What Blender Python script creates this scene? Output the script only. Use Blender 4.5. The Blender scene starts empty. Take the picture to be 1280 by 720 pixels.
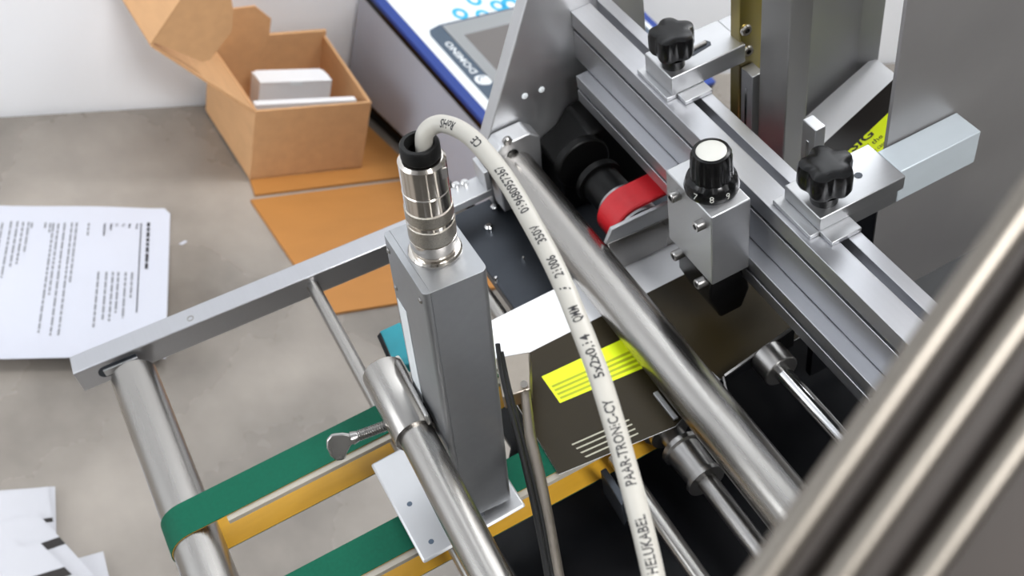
import bpy, bmesh, math, random
from mathutils import Vector, Matrix, noise

random.seed(4)
C = bpy.context.scene.collection
SC = bpy.context.scene
V = Vector

# ------------------------------------------------------------------ camera, world, lights, exposure
FPX = 1462.0                       # focal length in pixels of the 1280-wide frame
H = 0.80                           # height of the camera above the table top (m)
HC = 0.475                         # distance of the camera from the conveyor's card plane
RW = Matrix(((0.8991, -0.1269, 0.4190), (-0.3858, -0.6821, 0.6212), (0.2070, -0.7202, -0.6622)))   # camera axes -> room axes
MM = Matrix(((0.87778991, -0.45903545, -0.1370085), (-0.43074106, -0.6311507, -0.64506661), (0.20963543, 0.62524815, -0.75174314)))  # machine axes in camera axes

cam_d = bpy.data.cameras.new('camera')
cam_d.sensor_width = 36.0
cam_d.lens = FPX / 1280 * 36
cam_d.clip_start = 0.02
cam_d.dof.use_dof = True
cam_d.dof.focus_distance = 0.46
cam_d.dof.aperture_fstop = 20
cam = bpy.data.objects.new('camera', cam_d)
C.objects.link(cam)
cm = (RW @ Matrix(((1, 0, 0), (0, -1, 0), (0, 0, -1)))).to_4x4()
q_ = cm.to_quaternion(); q_.normalize()
cam.matrix_world = Matrix.Translation((0, 0, H)) @ q_.to_matrix().to_4x4()
SC.camera = cam

SC.view_settings.view_transform = 'Standard'
SC.view_settings.look = 'None'
SC.view_settings.gamma = 1.0
SC.view_settings.use_curve_mapping = False
SC.view_settings.exposure = 0.5

w = bpy.data.worlds.new('world'); SC.world = w; w.use_nodes = True
w.node_tree.nodes['Background'].inputs[0].default_value = (1.0, 0.99, 0.97, 1)
w.node_tree.nodes['Background'].inputs[1].default_value = 0.35

def area(name, loc, target, sx, sy, watts, col=(1, 0.98, 0.95)):
    d = bpy.data.lights.new(name, 'AREA'); d.shape = 'RECTANGLE'; d.size = sx; d.size_y = sy
    d.energy = watts; d.color = col
    o = bpy.data.objects.new(name, d); C.objects.link(o)
    o.location = loc
    o.rotation_euler = (V(target) - V(loc)).to_track_quat('-Z', 'Y').to_euler()
    return o
# ceiling luminaires of the workshop and daylight from a window to the left
area('ceiling_lamp', (0.15, -1.0, 1.9), (0.15, 0.6, 0), 0.6, 0.6, 34, (1, 0.995, 0.99))
area('ceiling_lamp', (1.1, 0.75, 1.9), (0.5, 0.75, 0), 0.35, 0.6, 11, (1, 0.99, 0.98))
area('daylight_panel', (0.45, 1.09, 1.45), (0.3, 0.2, 0.2), 1.9, 0.7, 6, (0.92, 0.97, 1))  # added unseen daylight for highlights on the metal tops; the wall has no window
area('daylight_panel', (-2.0, 0.4, 0.9), (0, 0.7, 0.3), 1.2, 1.3, 16, (0.95, 0.98, 1))

# ------------------------------------------------------------------ helpers
MMq = MM.to_quaternion(); MMq.normalize()
MR = MMq.to_matrix()
W = Matrix.Identity(4)
MACH = Matrix.Translation((0, 0, H)) @ q_.to_matrix().to_4x4() @ Matrix(((1, 0, 0), (0, -1, 0), (0, 0, -1))).to_4x4() @ MR.to_4x4() @ Matrix.Translation((0, 0, -HC))

def ray(u, v): return V((u - 640, v - 360, FPX))
def mpl(u, v, p0, n):              # sight line met with a real plane of the machine (machine coordinates)
    d = MR.transposed() @ ray(u, v); p = V(p0) - V((0, 0, HC)); n = V(n)
    return d * (p.dot(n) / d.dot(n)) + V((0, 0, HC))
def mz(u, v, h): return mpl(u, v, (0, 0, h), (0, 0, 1))
def my(u, v, y): return mpl(u, v, (0, y, 0), (0, 1, 0))
def mx(u, v, x): return mpl(u, v, (x, 0, 0), (1, 0, 0))
def mdep(u, v, dep): return MR.transposed() @ (ray(u, v) * (dep / FPX)) + V((0, 0, HC))
def wpl(u, v, p0, n):              # the same in room coordinates
    d = RW @ ray(u, v); p = V(p0) - V((0, 0, H)); n = V(n)
    return d * (p.dot(n) / d.dot(n)) + V((0, 0, H))
def wz(u, v, h=0.0): return wpl(u, v, (0, 0, h), (0, 0, 1))
def wy(u, v, y): return wpl(u, v, (0, y, 0), (0, 1, 0))

def lin(c):
    return tuple(((x / 12.92) if x <= 0.04045 else ((x + 0.055) / 1.055) ** 2.4) for x in c)
def rgb(h):
    return lin(tuple(int(h[i:i + 2], 16) / 255 for i in (0, 2, 4)))

def mat(name, col, metal=0.0, rough=0.5, var=0.0, scale=(30, 30, 30), bump=0.0, rvar=0.0, spec=0.5, detail=4, col2=None, coat=0.0, trans=0.0):
    m = bpy.data.materials.new(name); m.use_nodes = True
    nt = m.node_tree; b = nt.nodes['Principled BSDF']
    c = rgb(col) if isinstance(col, str) else col
    b.inputs['Base Color'].default_value = (*c, 1)
    b.inputs['Metallic'].default_value = metal
    b.inputs['Roughness'].default_value = rough
    b.inputs['Specular IOR Level'].default_value = spec
    b.inputs['Coat Weight'].default_value = coat
    if trans: b.inputs['Transmission Weight'].default_value = trans
    if var or bump or rvar:
        tc = nt.nodes.new('ShaderNodeTexCoord'); mp = nt.nodes.new('ShaderNodeMapping')
        mp.inputs['Scale'].default_value = scale
        nz = nt.nodes.new('ShaderNodeTexNoise'); nz.inputs['Scale'].default_value = 1.0
        nz.inputs['Detail'].default_value = detail
        nt.links.new(tc.outputs['Object'], mp.inputs['Vector']); nt.links.new(mp.outputs['Vector'], nz.inputs['Vector'])
        if var:
            r = nt.nodes.new('ShaderNodeValToRGB')
            c2 = (rgb(col2) if isinstance(col2, str) else col2) if col2 else tuple(min(1, x * (1 + var)) for x in c)
            c1 = c if col2 else tuple(x * (1 - var) for x in c)
            r.color_ramp.elements[0].color = (*c1, 1); r.color_ramp.elements[1].color = (*c2, 1)
            r.color_ramp.elements[0].position = 0.22; r.color_ramp.elements[1].position = 0.80
            nt.links.new(nz.outputs['Fac'], r.inputs['Fac']); nt.links.new(r.outputs['Color'], b.inputs['Base Color'])
        if rvar:
            mr = nt.nodes.new('ShaderNodeMapRange')
            mr.inputs['From Min'].default_value = 0.2; mr.inputs['From Max'].default_value = 0.8
            mr.inputs['To Min'].default_value = max(0.02, rough - rvar); mr.inputs['To Max'].default_value = rough + rvar
            nt.links.new(nz.outputs['Fac'], mr.inputs['Value']); nt.links.new(mr.outputs['Result'], b.inputs['Roughness'])
        if bump:
            bp = nt.nodes.new('ShaderNodeBump'); bp.inputs['Strength'].default_value = bump; bp.inputs['Distance'].default_value = 0.0006
            nt.links.new(nz.outputs['Fac'], bp.inputs['Height']); nt.links.new(bp.outputs['Normal'], b.inputs['Normal'])
    return m

ALU = mat('brushed_aluminium', 'bcbdc1', 1, 0.38, 0.03, (900, 25, 900), 0.05, 0.05)
ALUX = mat('milled_aluminium', 'b9babc', 1, 0.44, 0.03, (25, 700, 300), 0.05, 0.04)
ALUM = mat('matt_aluminium', 'c8c9cb', 1, 0.5, 0.05, (60, 60, 60), 0.05, 0.06)
ANOD = mat('silver_anodised_housing', 'a0a2a5', 0.9, 0.44, 0.03, (300, 300, 300), 0.03)
TUBE = mat('satin_steel_tube', 'a4a19d', 1, 0.28, 0.02, (300, 10, 300), 0.02, 0.025)
ARMM = mat('pale_matt_aluminium', 'bcc5cb', 0.25, 0.5, 0.04, (40, 90, 90))  # paler, more diffuse finish than the milled clamp blocks
POSTM = mat('ground_steel_post', '9a9997', 0.85, 0.46, 0.14, (30, 30, 9), 0.02, 0.06)
PANELM = mat('dull_steel_panel', 'a9a9ab', 0.6, 0.55, 0.12, (25, 25, 12), 0.03, 0.08)
LEVM = mat('dull_nickel_lever', '968e84', 1, 0.42, 0.06, (200, 200, 40), 0.03, 0.05)
STEEL = mat('stainless_steel', 'a3a19f', 1, 0.30, 0.10, (40, 40, 8), 0.03, 0.08)
SHEET = mat('rolled_steel_sheet', '9c9a9a', 0.65, 0.38, 0.10, (18, 18, 18), 0.02, 0.07)
CHROME = mat('chrome', 'd8d8d8', 1, 0.10)
NICKEL = mat('nickel_plating', 'd6d0c8', 1, 0.14, 0.03, (200, 200, 200), 0.0, 0.03)
KNURL = mat('knurled_nickel', 'b8b2a8', 1, 0.28, 0.25, (1800, 1800, 1800), 0.5)
GOLDREFL = mat('gold_reflection_steel', '7f7a70', 1, 0.36, 0.4, (28, 28, 16), 0.02, 0.06, col2='bba428')  # the neon card's yellow reflection is mixed into the steel colour
BLACKM = mat('black_paint_and_shade', '08090c', 0.0, 0.36, 0.3, (40, 40, 40), 0.02, 0.06, spec=0.22)
DARKPL = mat('dark_grey_steel_plate', '3c4046', 0.7, 0.36, 0.15, (40, 40, 40), 0.03, 0.06)
BLACKP = mat('black_plastic', '070708', 0, 0.25, spec=0.3)
MOTORM = mat('matt_black_housing', '060606', 0, 0.45, spec=0.2)
BLACKR = mat('black_rubber', '090909', 0, 0.5, spec=0.3)
GREEN = mat('green_belt_fabric', '075540', 0, 0.65, 0.10, (500, 500, 500), 0.12, spec=0.2)
YELL = mat('yellow_belt_lining', 'c8982a', 0, 0.5, 0.06, (60, 300, 300), 0.05)
CREAM = mat('cream_slide_strip', 'a8a297', 0, 0.5)
CABLE = mat('grey_cable_sheath', 'b3b0a8', 0, 0.40, 0.03, (150, 150, 150))
INK = mat('black_ink', '26262a', 0, 0.6)
INKG = mat('grey_ink', '85878c', 0, 0.7)
RED = mat('red_rubber_tyre', 'c01822', 0, 0.45, 0.08, (200, 200, 200), 0.05)
WHITEC = mat('coated_white_card', 'f0f1f4', 0, 0.28, 0.01, (20, 20, 20), spec=0.5)
BROWNB = mat('dark_olive_print', '251d07', 0, 0.42, 0.08, (40, 40, 40), spec=0.3)
BLKB = mat('black_print', '1d1815', 0, 0.3)
NEON = mat('neon_yellow_print', 'e9fb0a', 0, 0.4)
OLIVE = mat('olive_print', 'a9b40c', 0, 0.4)
GREYPR = mat('light_grey_print', 'b9b6a4', 0, 0.4)
CARDW = mat('uncoated_white_card', 'bdbec4', 0, 0.5, 0.01, (20, 20, 20))
PAPER = mat('office_paper', 'c8cbd6', 0, 0.7, 0.01, (25, 25, 25))
CARTON = mat('kraft_cardboard', 'd0a274', 0, 0.75, 0.07, (90, 30, 90), 0.08)
CARTE = mat('kraft_cardboard_edge', '7a5836', 0, 0.85, 0.25, (400, 400, 400), 0.3)
KRAFT2 = mat('orange_brown_board', 'b67c3c', 0, 0.6, 0.06, (20, 60, 60), 0.05)
WBOX = mat('white_box_board', 'ececee', 0, 0.45)
TEAL = mat('teal_plastic', '177f8c', 0, 0.4, 0.08, (100, 100, 100))
BLUE = mat('blue_trim', '23408f', 0, 0.4)
PRGREY = mat('grey_painted_metal', 'b0b6c4', 0.0, 0.5, 0.05, (10, 10, 10))
PRWHITE = mat('white_keypad_film', 'eef3f6', 0, 0.35)
SLATE = mat('slate_blue_bezel', '4e5d6e', 0, 0.35)
FRAMEG = mat('grey_screen_frame', '9a9d9f', 0, 0.4)
SCREEN = mat('dull_lcd', '75716f', 0, 0.15)
CYAN = mat('cyan_print', '35b6e6', 0, 0.4)
WHITEP = mat('white_plastic', 'bdbdb7', 0, 0.4)
WALLM = mat('wall_paint', 'f1f3f7', 0, 0.8, 0.01, (3, 3, 3))
FLOORM = mat('floor_screed', '55534f', 0, 0.6, 0.1, (4, 4, 4))
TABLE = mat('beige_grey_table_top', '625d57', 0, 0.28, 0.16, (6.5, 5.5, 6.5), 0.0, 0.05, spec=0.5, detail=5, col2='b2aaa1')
PIPE = mat('polished_strut_steel', '857f77', 1, 0.42, 0.05, (4, 4, 4))
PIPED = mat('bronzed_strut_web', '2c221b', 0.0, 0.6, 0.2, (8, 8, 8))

class G:
    """collects shapes in one bmesh"""
    def __init__(s, T=None): s.bm = bmesh.new(); s.T = T
    def v(s, p):
        p = V(p)
        return s.bm.verts.new(s.T @ p if s.T else p)
    def f(s, vs):
        try: return s.bm.faces.new(vs)
        except ValueError: return None
    def hexa(s, p):                # 4 bottom (ccw from above) + 4 top
        v = [s.v(x) for x in p]
        for a in ((3, 2, 1, 0), (4, 5, 6, 7), (0, 1, 5, 4), (1, 2, 6, 5), (2, 3, 7, 6), (3, 0, 4, 7)): s.f([v[i] for i in a])
        return s
    def box(s, x0, x1, y0, y1, z0, z1):
        return s.hexa([(x0, y0, z0), (x1, y0, z0), (x1, y1, z0), (x0, y1, z0), (x0, y0, z1), (x1, y0, z1), (x1, y1, z1), (x0, y1, z1)])
    def prism(s, pts, d):          # 3-D polygon pushed along d
        d = V(d); a = [s.v(p) for p in pts]; b = [s.v(V(p) + d) for p in pts]; n = len(pts)
        s.f(a[::-1]); s.f(b)
        for i in range(n): s.f((a[i], a[(i + 1) % n], b[(i + 1) % n], b[i]))
        return s
    def lathe(s, p0, ax, prof, n=32, cap=True):   # prof: (t along axis, radius)
        p0 = V(p0); ax = V(ax).normalized(); e = ax.orthogonal().normalized(); g = ax.cross(e)
        rings = []
        for t, r in prof:
            if r < 1e-6: rings.append([s.v(p0 + ax * t)])
            else: rings.append([s.v(p0 + ax * t + (e * math.cos(2 * math.pi * i / n) + g * math.sin(2 * math.pi * i / n)) * r) for i in range(n)])
        for a, b in zip(rings, rings[1:]):
            for i in range(n):
                j = (i + 1) % n
                if len(a) == 1 and len(b) == 1: continue
                if len(a) == 1: s.f((a[0], b[j], b[i]))
                elif len(b) == 1: s.f((a[i], a[j], b[0]))
                else: s.f((a[i], a[j], b[j], b[i]))
        if cap:
            if len(rings[0]) > 1: s.f(rings[0][::-1])
            if len(rings[-1]) > 1: s.f(rings[-1])
        return s
    def cyl(s, p0, p1, r, r1=None, n=32):
        p0, p1 = V(p0), V(p1)
        return s.lathe(p0, p1 - p0, [(0, r), ((p1 - p0).length, r if r1 is None else r1)], n)
    def tube(s, pts, r, n=20, cap=True):
        pts = [V(p) for p in pts]; rr = r if isinstance(r, (list, tuple)) else [r] * len(pts)
        t0 = (pts[1] - pts[0]).normalized(); e = t0.orthogonal().normalized(); rings = []
        for i, p in enumerate(pts):
            t = (pts[min(i + 1, len(pts) - 1)] - pts[max(i - 1, 0)]).normalized()
            e = (e - t * e.dot(t)).normalized(); g = t.cross(e)
            rings.append([s.v(p + (e * math.cos(2 * math.pi * k / n) + g * math.sin(2 * math.pi * k / n)) * rr[i]) for k in range(n)])
        for a, b in zip(rings, rings[1:]):
            for i in range(n): s.f((a[i], a[(i + 1) % n], b[(i + 1) % n], b[i]))
        if cap: s.f(rings[0][::-1]); s.f(rings[-1])
        return s

BASE = {}
def finish(name, g, m, base, sharp=35):
    bm = g.bm
    bmesh.ops.remove_doubles(bm, verts=bm.verts, dist=1e-7)
    bmesh.ops.recalc_face_normals(bm, faces=bm.faces)
    bmesh.ops.translate(bm, verts=bm.verts, vec=-V(base))
    for f in bm.faces: f.smooth = True
    a = math.radians(sharp)
    for e in bm.edges:
        if len(e.link_faces) == 2 and e.calc_face_angle(0) > a: e.smooth = False
    me = bpy.data.meshes.new(name); bm.to_mesh(me); bm.free()
    me.materials.append(m)
    return me
def bev(o, wd, seg=2):
    if wd:
        md = o.modifiers.new('bevel', 'BEVEL'); md.width = wd; md.segments = seg; md.limit_method = 'ANGLE'; md.angle_limit = math.radians(40)
        md.harden_normals = False
def thing(name, label, cat, base, frame=MACH, group=None):
    o = bpy.data.objects.new(name, None); C.objects.link(o); o.empty_display_size = 0.02
    o.matrix_world = frame @ Matrix.Translation(V(base))
    o['label'] = label; o['category'] = cat
    if group: o['group'] = group
    BASE[o.name] = V(base)
    return o
def part(name, g, m, parent, bevel=0, label=None, sharp=35):
    b = BASE[parent.name]
    o = bpy.data.objects.new(name, finish(name, g, m, b, sharp)); C.objects.link(o); o.parent = parent
    BASE[o.name] = b; bev(o, bevel)
    if label: o['label'] = label
    return o
def solo(name, g, m, label, cat, base, frame=MACH, bevel=0, group=None, kind=None):
    o = bpy.data.objects.new(name, finish(name, g, m, base)); C.objects.link(o)
    o.matrix_world = frame @ Matrix.Translation(V(base)); BASE[o.name] = V(base); bev(o, bevel)
    if kind: o['kind'] = kind
    else: o['label'] = label; o['category'] = cat
    if group: o['group'] = group
    return o

def text_bm(txt, cuts=0, bold=False):
    """letters of the built-in font as a flat mesh, left-bottom at 0, returned with width and height"""
    cu = bpy.data.curves.new('t', 'FONT'); cu.body = txt; cu.size = 1.0; cu.resolution_u = 2
    if bold: cu.offset = 0.02
    o = bpy.data.objects.new('t', cu); C.objects.link(o)
    dg = bpy.context.evaluated_depsgraph_get(); me = bpy.data.meshes.new_from_object(o.evaluated_get(dg))
    bm = bmesh.new(); bm.from_mesh(me)
    bpy.data.objects.remove(o); bpy.data.curves.remove(cu); bpy.data.meshes.remove(me)
    bmesh.ops.triangulate(bm, faces=bm.faces)
    if cuts: bmesh.ops.subdivide_edges(bm, edges=bm.edges, cuts=cuts, use_grid_fill=True)
    xs = [v.co.x for v in bm.verts]; x0, x1 = min(xs), max(xs)
    for v in bm.verts: v.co.x -= x0
    return bm, x1 - x0, 0.69
def text_on(g, txt, o, ex, ey, length=None, height=None, bold=False, squeeze=1.0):
    """adds flat letters to g: o = left end of the base line, ex = reading direction, ey = towards the letter tops"""
    bm, wd, ht = text_bm(txt, 0, bold); ex = V(ex).normalized(); ey = V(ey).normalized(); o = V(o)
    sx = (length / wd) if length else height / ht * squeeze
    sy = height / ht if height else sx
    mp = {}
    for v in bm.verts: mp[v] = g.v(o + ex * (v.co.x * sx) + ey * (v.co.y * sy))
    for f in bm.faces: g.f([mp[v] for v in f.verts])
    bm.free()

# ------------------------------------------------------------------ the room
def struct(name, g, m, base=(0, 0, 0)): return solo(name, g, m, None, None, base, W, kind='structure')
struct('floor', G().box(-2.2, 2.6, -2.0, 1.2, -0.80, -0.75), FLOORM)
struct('wall_back', G().box(-2.2, 2.6, 1.105, 1.2, -0.75, 2.0), WALLM)
SIDEM = mat('grey_wall_paint', 'a09e98', 0, 0.8, 0.03, (2, 2, 2))
struct('wall_left', G().box(-2.3, -2.2, -2.0, 1.105, -0.75, 2.0), WALLM)
struct('wall_right', G().box(2.6, 2.7, -2.0, 1.105, -0.75, 2.0), SIDEM)
struct('wall_front', G().box(-2.2, 2.6, -2.1, -2.0, -0.75, 2.0), SIDEM)
struct('ceiling', G().box(-2.2, 2.6, -2.0, 1.2, 2.0, 2.05), WALLM)

# ------------------------------------------------------------------ work table
t = thing('work_table', 'beige grey work table standing against the white wall', 'table', (0.4, 0.65, -0.75), W)
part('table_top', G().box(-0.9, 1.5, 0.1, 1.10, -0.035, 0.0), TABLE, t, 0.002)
for x in (-0.82, 1.42):
    for y in (0.18, 1.02): part('leg', G().box(x - 0.025, x + 0.025, y - 0.025, y + 0.025, -0.75, -0.035), PRGREY, t, 0.002)

# ------------------------------------------------------------------ conveyor frame of the machine
t = thing('feeder_frame', 'aluminium and steel frame of the card feeder standing inclined over the table', 'machine frame', (0.25, 0.25, -0.06))
A = mz(86, 451.5, 0); B = mz(91, 468, 0); d = (mz(480, 307, 0) - mz(91, 468, 0)); L = 0.212
d.normalize(); nn = V((-d.y, d.x, 0)); w_ = 0.0135
p = [B, B + d * L, B + d * L + nn * w_, B + nn * w_]
g = G().prism([q + V((0, 0, -0.016)) for q in p], (0, 0, 0.016))
bar = part('side_bar', g, ALU, t, 0.0007, 'long flat aluminium side bar at the left')
hs = mz(238, 398, 0.0)
part('set_screw', G().lathe(hs, (0, 0, 1), [(-0.002, 0.0021), (0.0002, 0.0021), (0.0002, 0.0013), (-0.001, 0.0011), (-0.001, 0)], 16), STEEL, bar)
# oblong slot at the bar's end: dark pocket with the roller's flat shaft end in it
def bp(s, h, o=0.0): return B + d * s + V((0, 0, h)) - nn * o
pocket = []
for k in range(9):
    a = math.pi / 2 + math.pi * k / 8; pocket.append(bp(0.0155 + 0.0042 * math.cos(a), -0.0078 + 0.0042 * math.sin(a), 0.0002))
for h in (-0.0120, -0.0036): pocket.append(bp(0.034, h, 0.0002))
part('slot', G().prism(pocket, nn * 0.0006), DARKPL, bar, 0, 'dark oblong slot')
part('slot_block', G().box(0, 0, 0, 0, 0, 0) if False else G().prism([bp(0.0145, -0.0105, 0.0012), bp(0.034, -0.0105, 0.0012), bp(0.034, -0.0058, 0.0012), bp(0.0145, -0.0055, 0.0012)], nn * 0.0012), ALUM, bar, 0.0003)
# end roller
RX, RZ, RR = -0.0688, -0.0137, 0.0125
g = G().lathe((RX, 0.4705, RZ), (0, -1, 0), [(0, 0.0112), (0.0015, RR), (0.32, RR), (0.3215, 0.0112)], 64)
part('end_roller', g, TUBE, t, 0, 'thick satin steel roller at the discharge end')
part('roller_shaft', G().cyl((RX, 0.486, RZ), (RX, 0.12, RZ), 0.005, None, 24), STEEL, t)
part('side_bar', G().box(-0.0964, 0.16, 0.112, 0.126, -0.022, 0.0), ALU, t, 0.0007)
# thin cross rods
part('cross_rod', G().cyl((0.0405, 0.472, -0.0085), (0.0375, 0.12, -0.0085), 0.0037, None, 24), TUBE, t)
part('cross_rod', G().cyl((0.1298, 0.285, -0.02), (0.1292, 0.10, -0.02), 0.0042, None, 24), TUBE, t)
part('cross_rod', G().cyl((0.1235, 0.455, -0.02), (0.1235, 0.372, -0.02), 0.004, None, 24), TUBE, t)
g = G().prism([mz(750, 588, -0.012), mz(757, 584, -0.012), mz(783, 620, -0.012), mz(777, 632, -0.012)], (0, 0, -0.02))
part('rod_clip', g, DARKPL, t, 0.0006)
# dark base plate and the column that carries the machine
g = G().prism([(0.062, 0.05, -0.066), (0.42, 0.05, -0.066), (0.42, 0.30, -0.066), (0.31, 0.37, -0.066), (0.31, 0.485, -0.066), (0.1425, 0.485, -0.066), (0.1425, 0.430, -0.066), (0.096, 0.430, -0.066), (0.096, 0.345, -0.066), (0.062, 0.300, -0.066)], (0, 0, 0.006))
part('base_plate', g, BLACKM, t, 0.001)
def upper(p): return MACH.inverted() @ V(p)
lo = [MACH @ V(q) for q in ((0.17, 0.12, -0.066), (0.42, 0.12, -0.066), (0.42, 0.42, -0.066), (0.17, 0.42, -0.066))]
part('pedestal', G().hexa([upper((q.x, q.y, 0.0006)) for q in lo] + [upper(q) for q in lo]), BLACKM, t, 0.002)
# upper dark plate behind the cards, with its edge in machine direction
part('deck_plate', G().box(0.132, 0.30, 0.3875, 0.483, -0.028, -0.020), DARKPL, t, 0.0008, 'dark grey steel deck plate')
part('front_wall', G().box(0.142, 0.148, 0.395, 0.483, -0.06, -0.028), DARKPL, t)
part('edge_strip', G().box(0.132, 0.26, 0.3815, 0.3875, -0.028, -0.010), STEEL, t, 0.0005)
# end plate with slanted edge
pl = [(0.159, 0.475, -0.02), (0.271, 0.475, -0.02), (0.2694, 0.475, 0.20), (0.2425, 0.475, 0.20), (0.1635, 0.475, 0.032), (0.159, 0.475, 0.02)]
ep = part('end_plate', G().prism(pl, (0, 0.010, 0)), ALUM, t, 0.0008, 'upright aluminium end plate with a slanted edge')
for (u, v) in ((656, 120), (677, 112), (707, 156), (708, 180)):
    c = my(u, v, 0.475); part('plug', G().lathe(c, (0, -1, 0), [(-0.002, 0.0019), (0.0003, 0.0019), (0.0006, 0.0012), (0.0006, 0)], 16), PRWHITE, ep, 0, 'small white disc for a bright fleck')  # bright flecks on the plate painted as added white discs, no real plugs
# bracket that holds the thick tie rod
br = part('rod_bracket', G().prism([(0.160, 0.474, -0.014), (0.187, 0.474, -0.014), (0.190, 0.474, 0.030), (0.184, 0.474, 0.036), (0.166, 0.474, 0.036), (0.160, 0.474, 0.030)], (0, -0.013, 0)), ALUM, t, 0.001)
c = my(634, 176, 0.461); part('bolt', G().lathe(c, (0, -1, 0), [(-0.001, 0.0027), (0.0012, 0.0027), (0.0018, 0.002), (0.0018, 0)], 18), STEEL, br)
c = my(641, 193, 0.461); part('bolt_hole', G().cyl(c, c + V((0, -0.0006, 0)), 0.0035), BLACKP, br)
part('tie_rod', G().cyl((0.171, 0.463, 0.0146), (0.171, 0.06, 0.0146), 0.0124, None, 64), TUBE, t, 0, 'thick satin steel tie rod crossing above the cards')
# foot angle at the bar's right end
fo = part('foot_angle', G().box(0.118, 0.1575, 0.468, 0.483, -0.004, 0.0015), ALUM, t, 0.0005)
part('angle_leg', G().box(0.1545, 0.1575, 0.468, 0.483, 0.0015, 0.016), ALUM, fo, 0.0004)
for (u, v) in ((570, 233), (581, 230)):
    c = mz(u, v, 0.0015); part('bolt', G().lathe(c, (0, 0, 1), [(-0.001, 0.0024), (0.002, 0.0024), (0.0028, 0.0014), (0.0028, 0)], 14), CHROME, fo)
for (u, v, r) in ((622, 250, 0.0024), (619, 262, 0.0024), (612, 287, 0.0026), (655, 327, 0.001), (621, 352, 0.0012)):
    c = mz(u, v, -0.02); part('deck_bolt', G().lathe(c, (0, 0, 1), [(-0.001, r), (0.003, r), (0.004, r * 0.6), (0.004, 0)], 14), CHROME, t)
# feed shaft with flanged pulleys beside the tie rod
part('tail_roller', G().lathe((0.158, 0.372, RZ), (0, -1, 0), [(0, 0.011), (0.001, 0.0125), (0.0890, 0.0125), (0.0900, 0.011)], 48), STEEL, t)
g = G().lathe((0.158, 0.2815, RZ), (0, -1, 0), [(0, 0.0045), (0, 0.0105), (0.0028, 0.0105), (0.0032, 0.0062), (0.0120, 0.0062), (0.0120, 0.0104), (0.0145, 0.0104), (0.0155, 0.0090),
                                                   (0.032, 0.0084), (0.0325, 0.0100), (0.035, 0.0100), (0.035, 0.005), (0.20, 0.005)], 40)
part('pulley_shaft', g, STEEL, t)
# polished feed shaft on the right with collar and thin separator blade
part('feed_shaft', G().cyl((0.2155, 0.279, 0.006), (0.2165, 0.07, 0.006), 0.0043, None, 32), CHROME, t)
part('shaft_collar', G().cyl((0.2155, 0.2805, 0.006), (0.2155, 0.268, 0.006), 0.0092, None, 40), STEEL, t, 0.0006)
a_ = my(905, 470, 0.2815); b_ = my(992, 408, 0.2815)
g = G().prism([a_, b_, (b_.x, 0.2815, 0.0012), (a_.x, 0.2815, 0.0012)], (0, -0.0010, 0))
bl = part('separator_blade', g, BLACKM, t, 0, 'separator blade with painted shade below a bright upper edge')  # shade on the blade's front is put into its black colour
part('blade_edge', G().prism([a_, b_, b_ + V((0, 0, 0.0012)), a_ + V((0, 0, 0.0012))], (0, -0.0012, 0)), STEEL, bl, 0, 'bright upper edge')
g = G().prism([a_, (a_.x, 0.2815, 0.0014), (a_.x - 0.004, 0.272, 0.0014), (a_.x - 0.004, 0.272, a_.z - 0.001)], (-0.001, 0.0, 0))
part('bent_tab', g, STEEL, bl)
part('bent_tab', G().prism([mz(882, 457, 0.004), mz(900, 474, 0.004), mz(899, 477, 0.004), mz(880, 460, 0.004)], (0, 0, -0.0025)), ALUM, bl)
# card guide along the upper edge of the cards
gp = [my(757, 306, 0.3745), my(862, 261, 0.3745), my(862, 242, 0.3745), my(765, 287, 0.3745)]
part('card_guide', G().prism([gp[0], gp[1], gp[2], gp[3]], (0, 0.0025, 0)), ALUX, t, 0.0004, 'aluminium card guide strip')
gx0, gx1 = gp[0].x, gp[1].x
part('guide_foot', G().prism([(gx0 + 0.001, 0.3745, gp[0].z), (gx1, 0.3745, gp[1].z), (gx1, 0.3715, gp[1].z - 0.0035), (gx1, 0.3715, 0.0022), (gx0 + 0.001, 0.3715, 0.0022), (gx0 + 0.001, 0.3715, gp[0].z - 0.0035)], (0, 0.0025, 0)), STEEL, t, 0.0004)
part('guide_clip', G().prism([mz(816, 491, 0.003), mz(822, 488, 0.003), mz(848, 521, 0.003), mz(842, 524, 0.003)], (0, 0, -0.0018)), ALUM, t, 0.0003)

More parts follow.
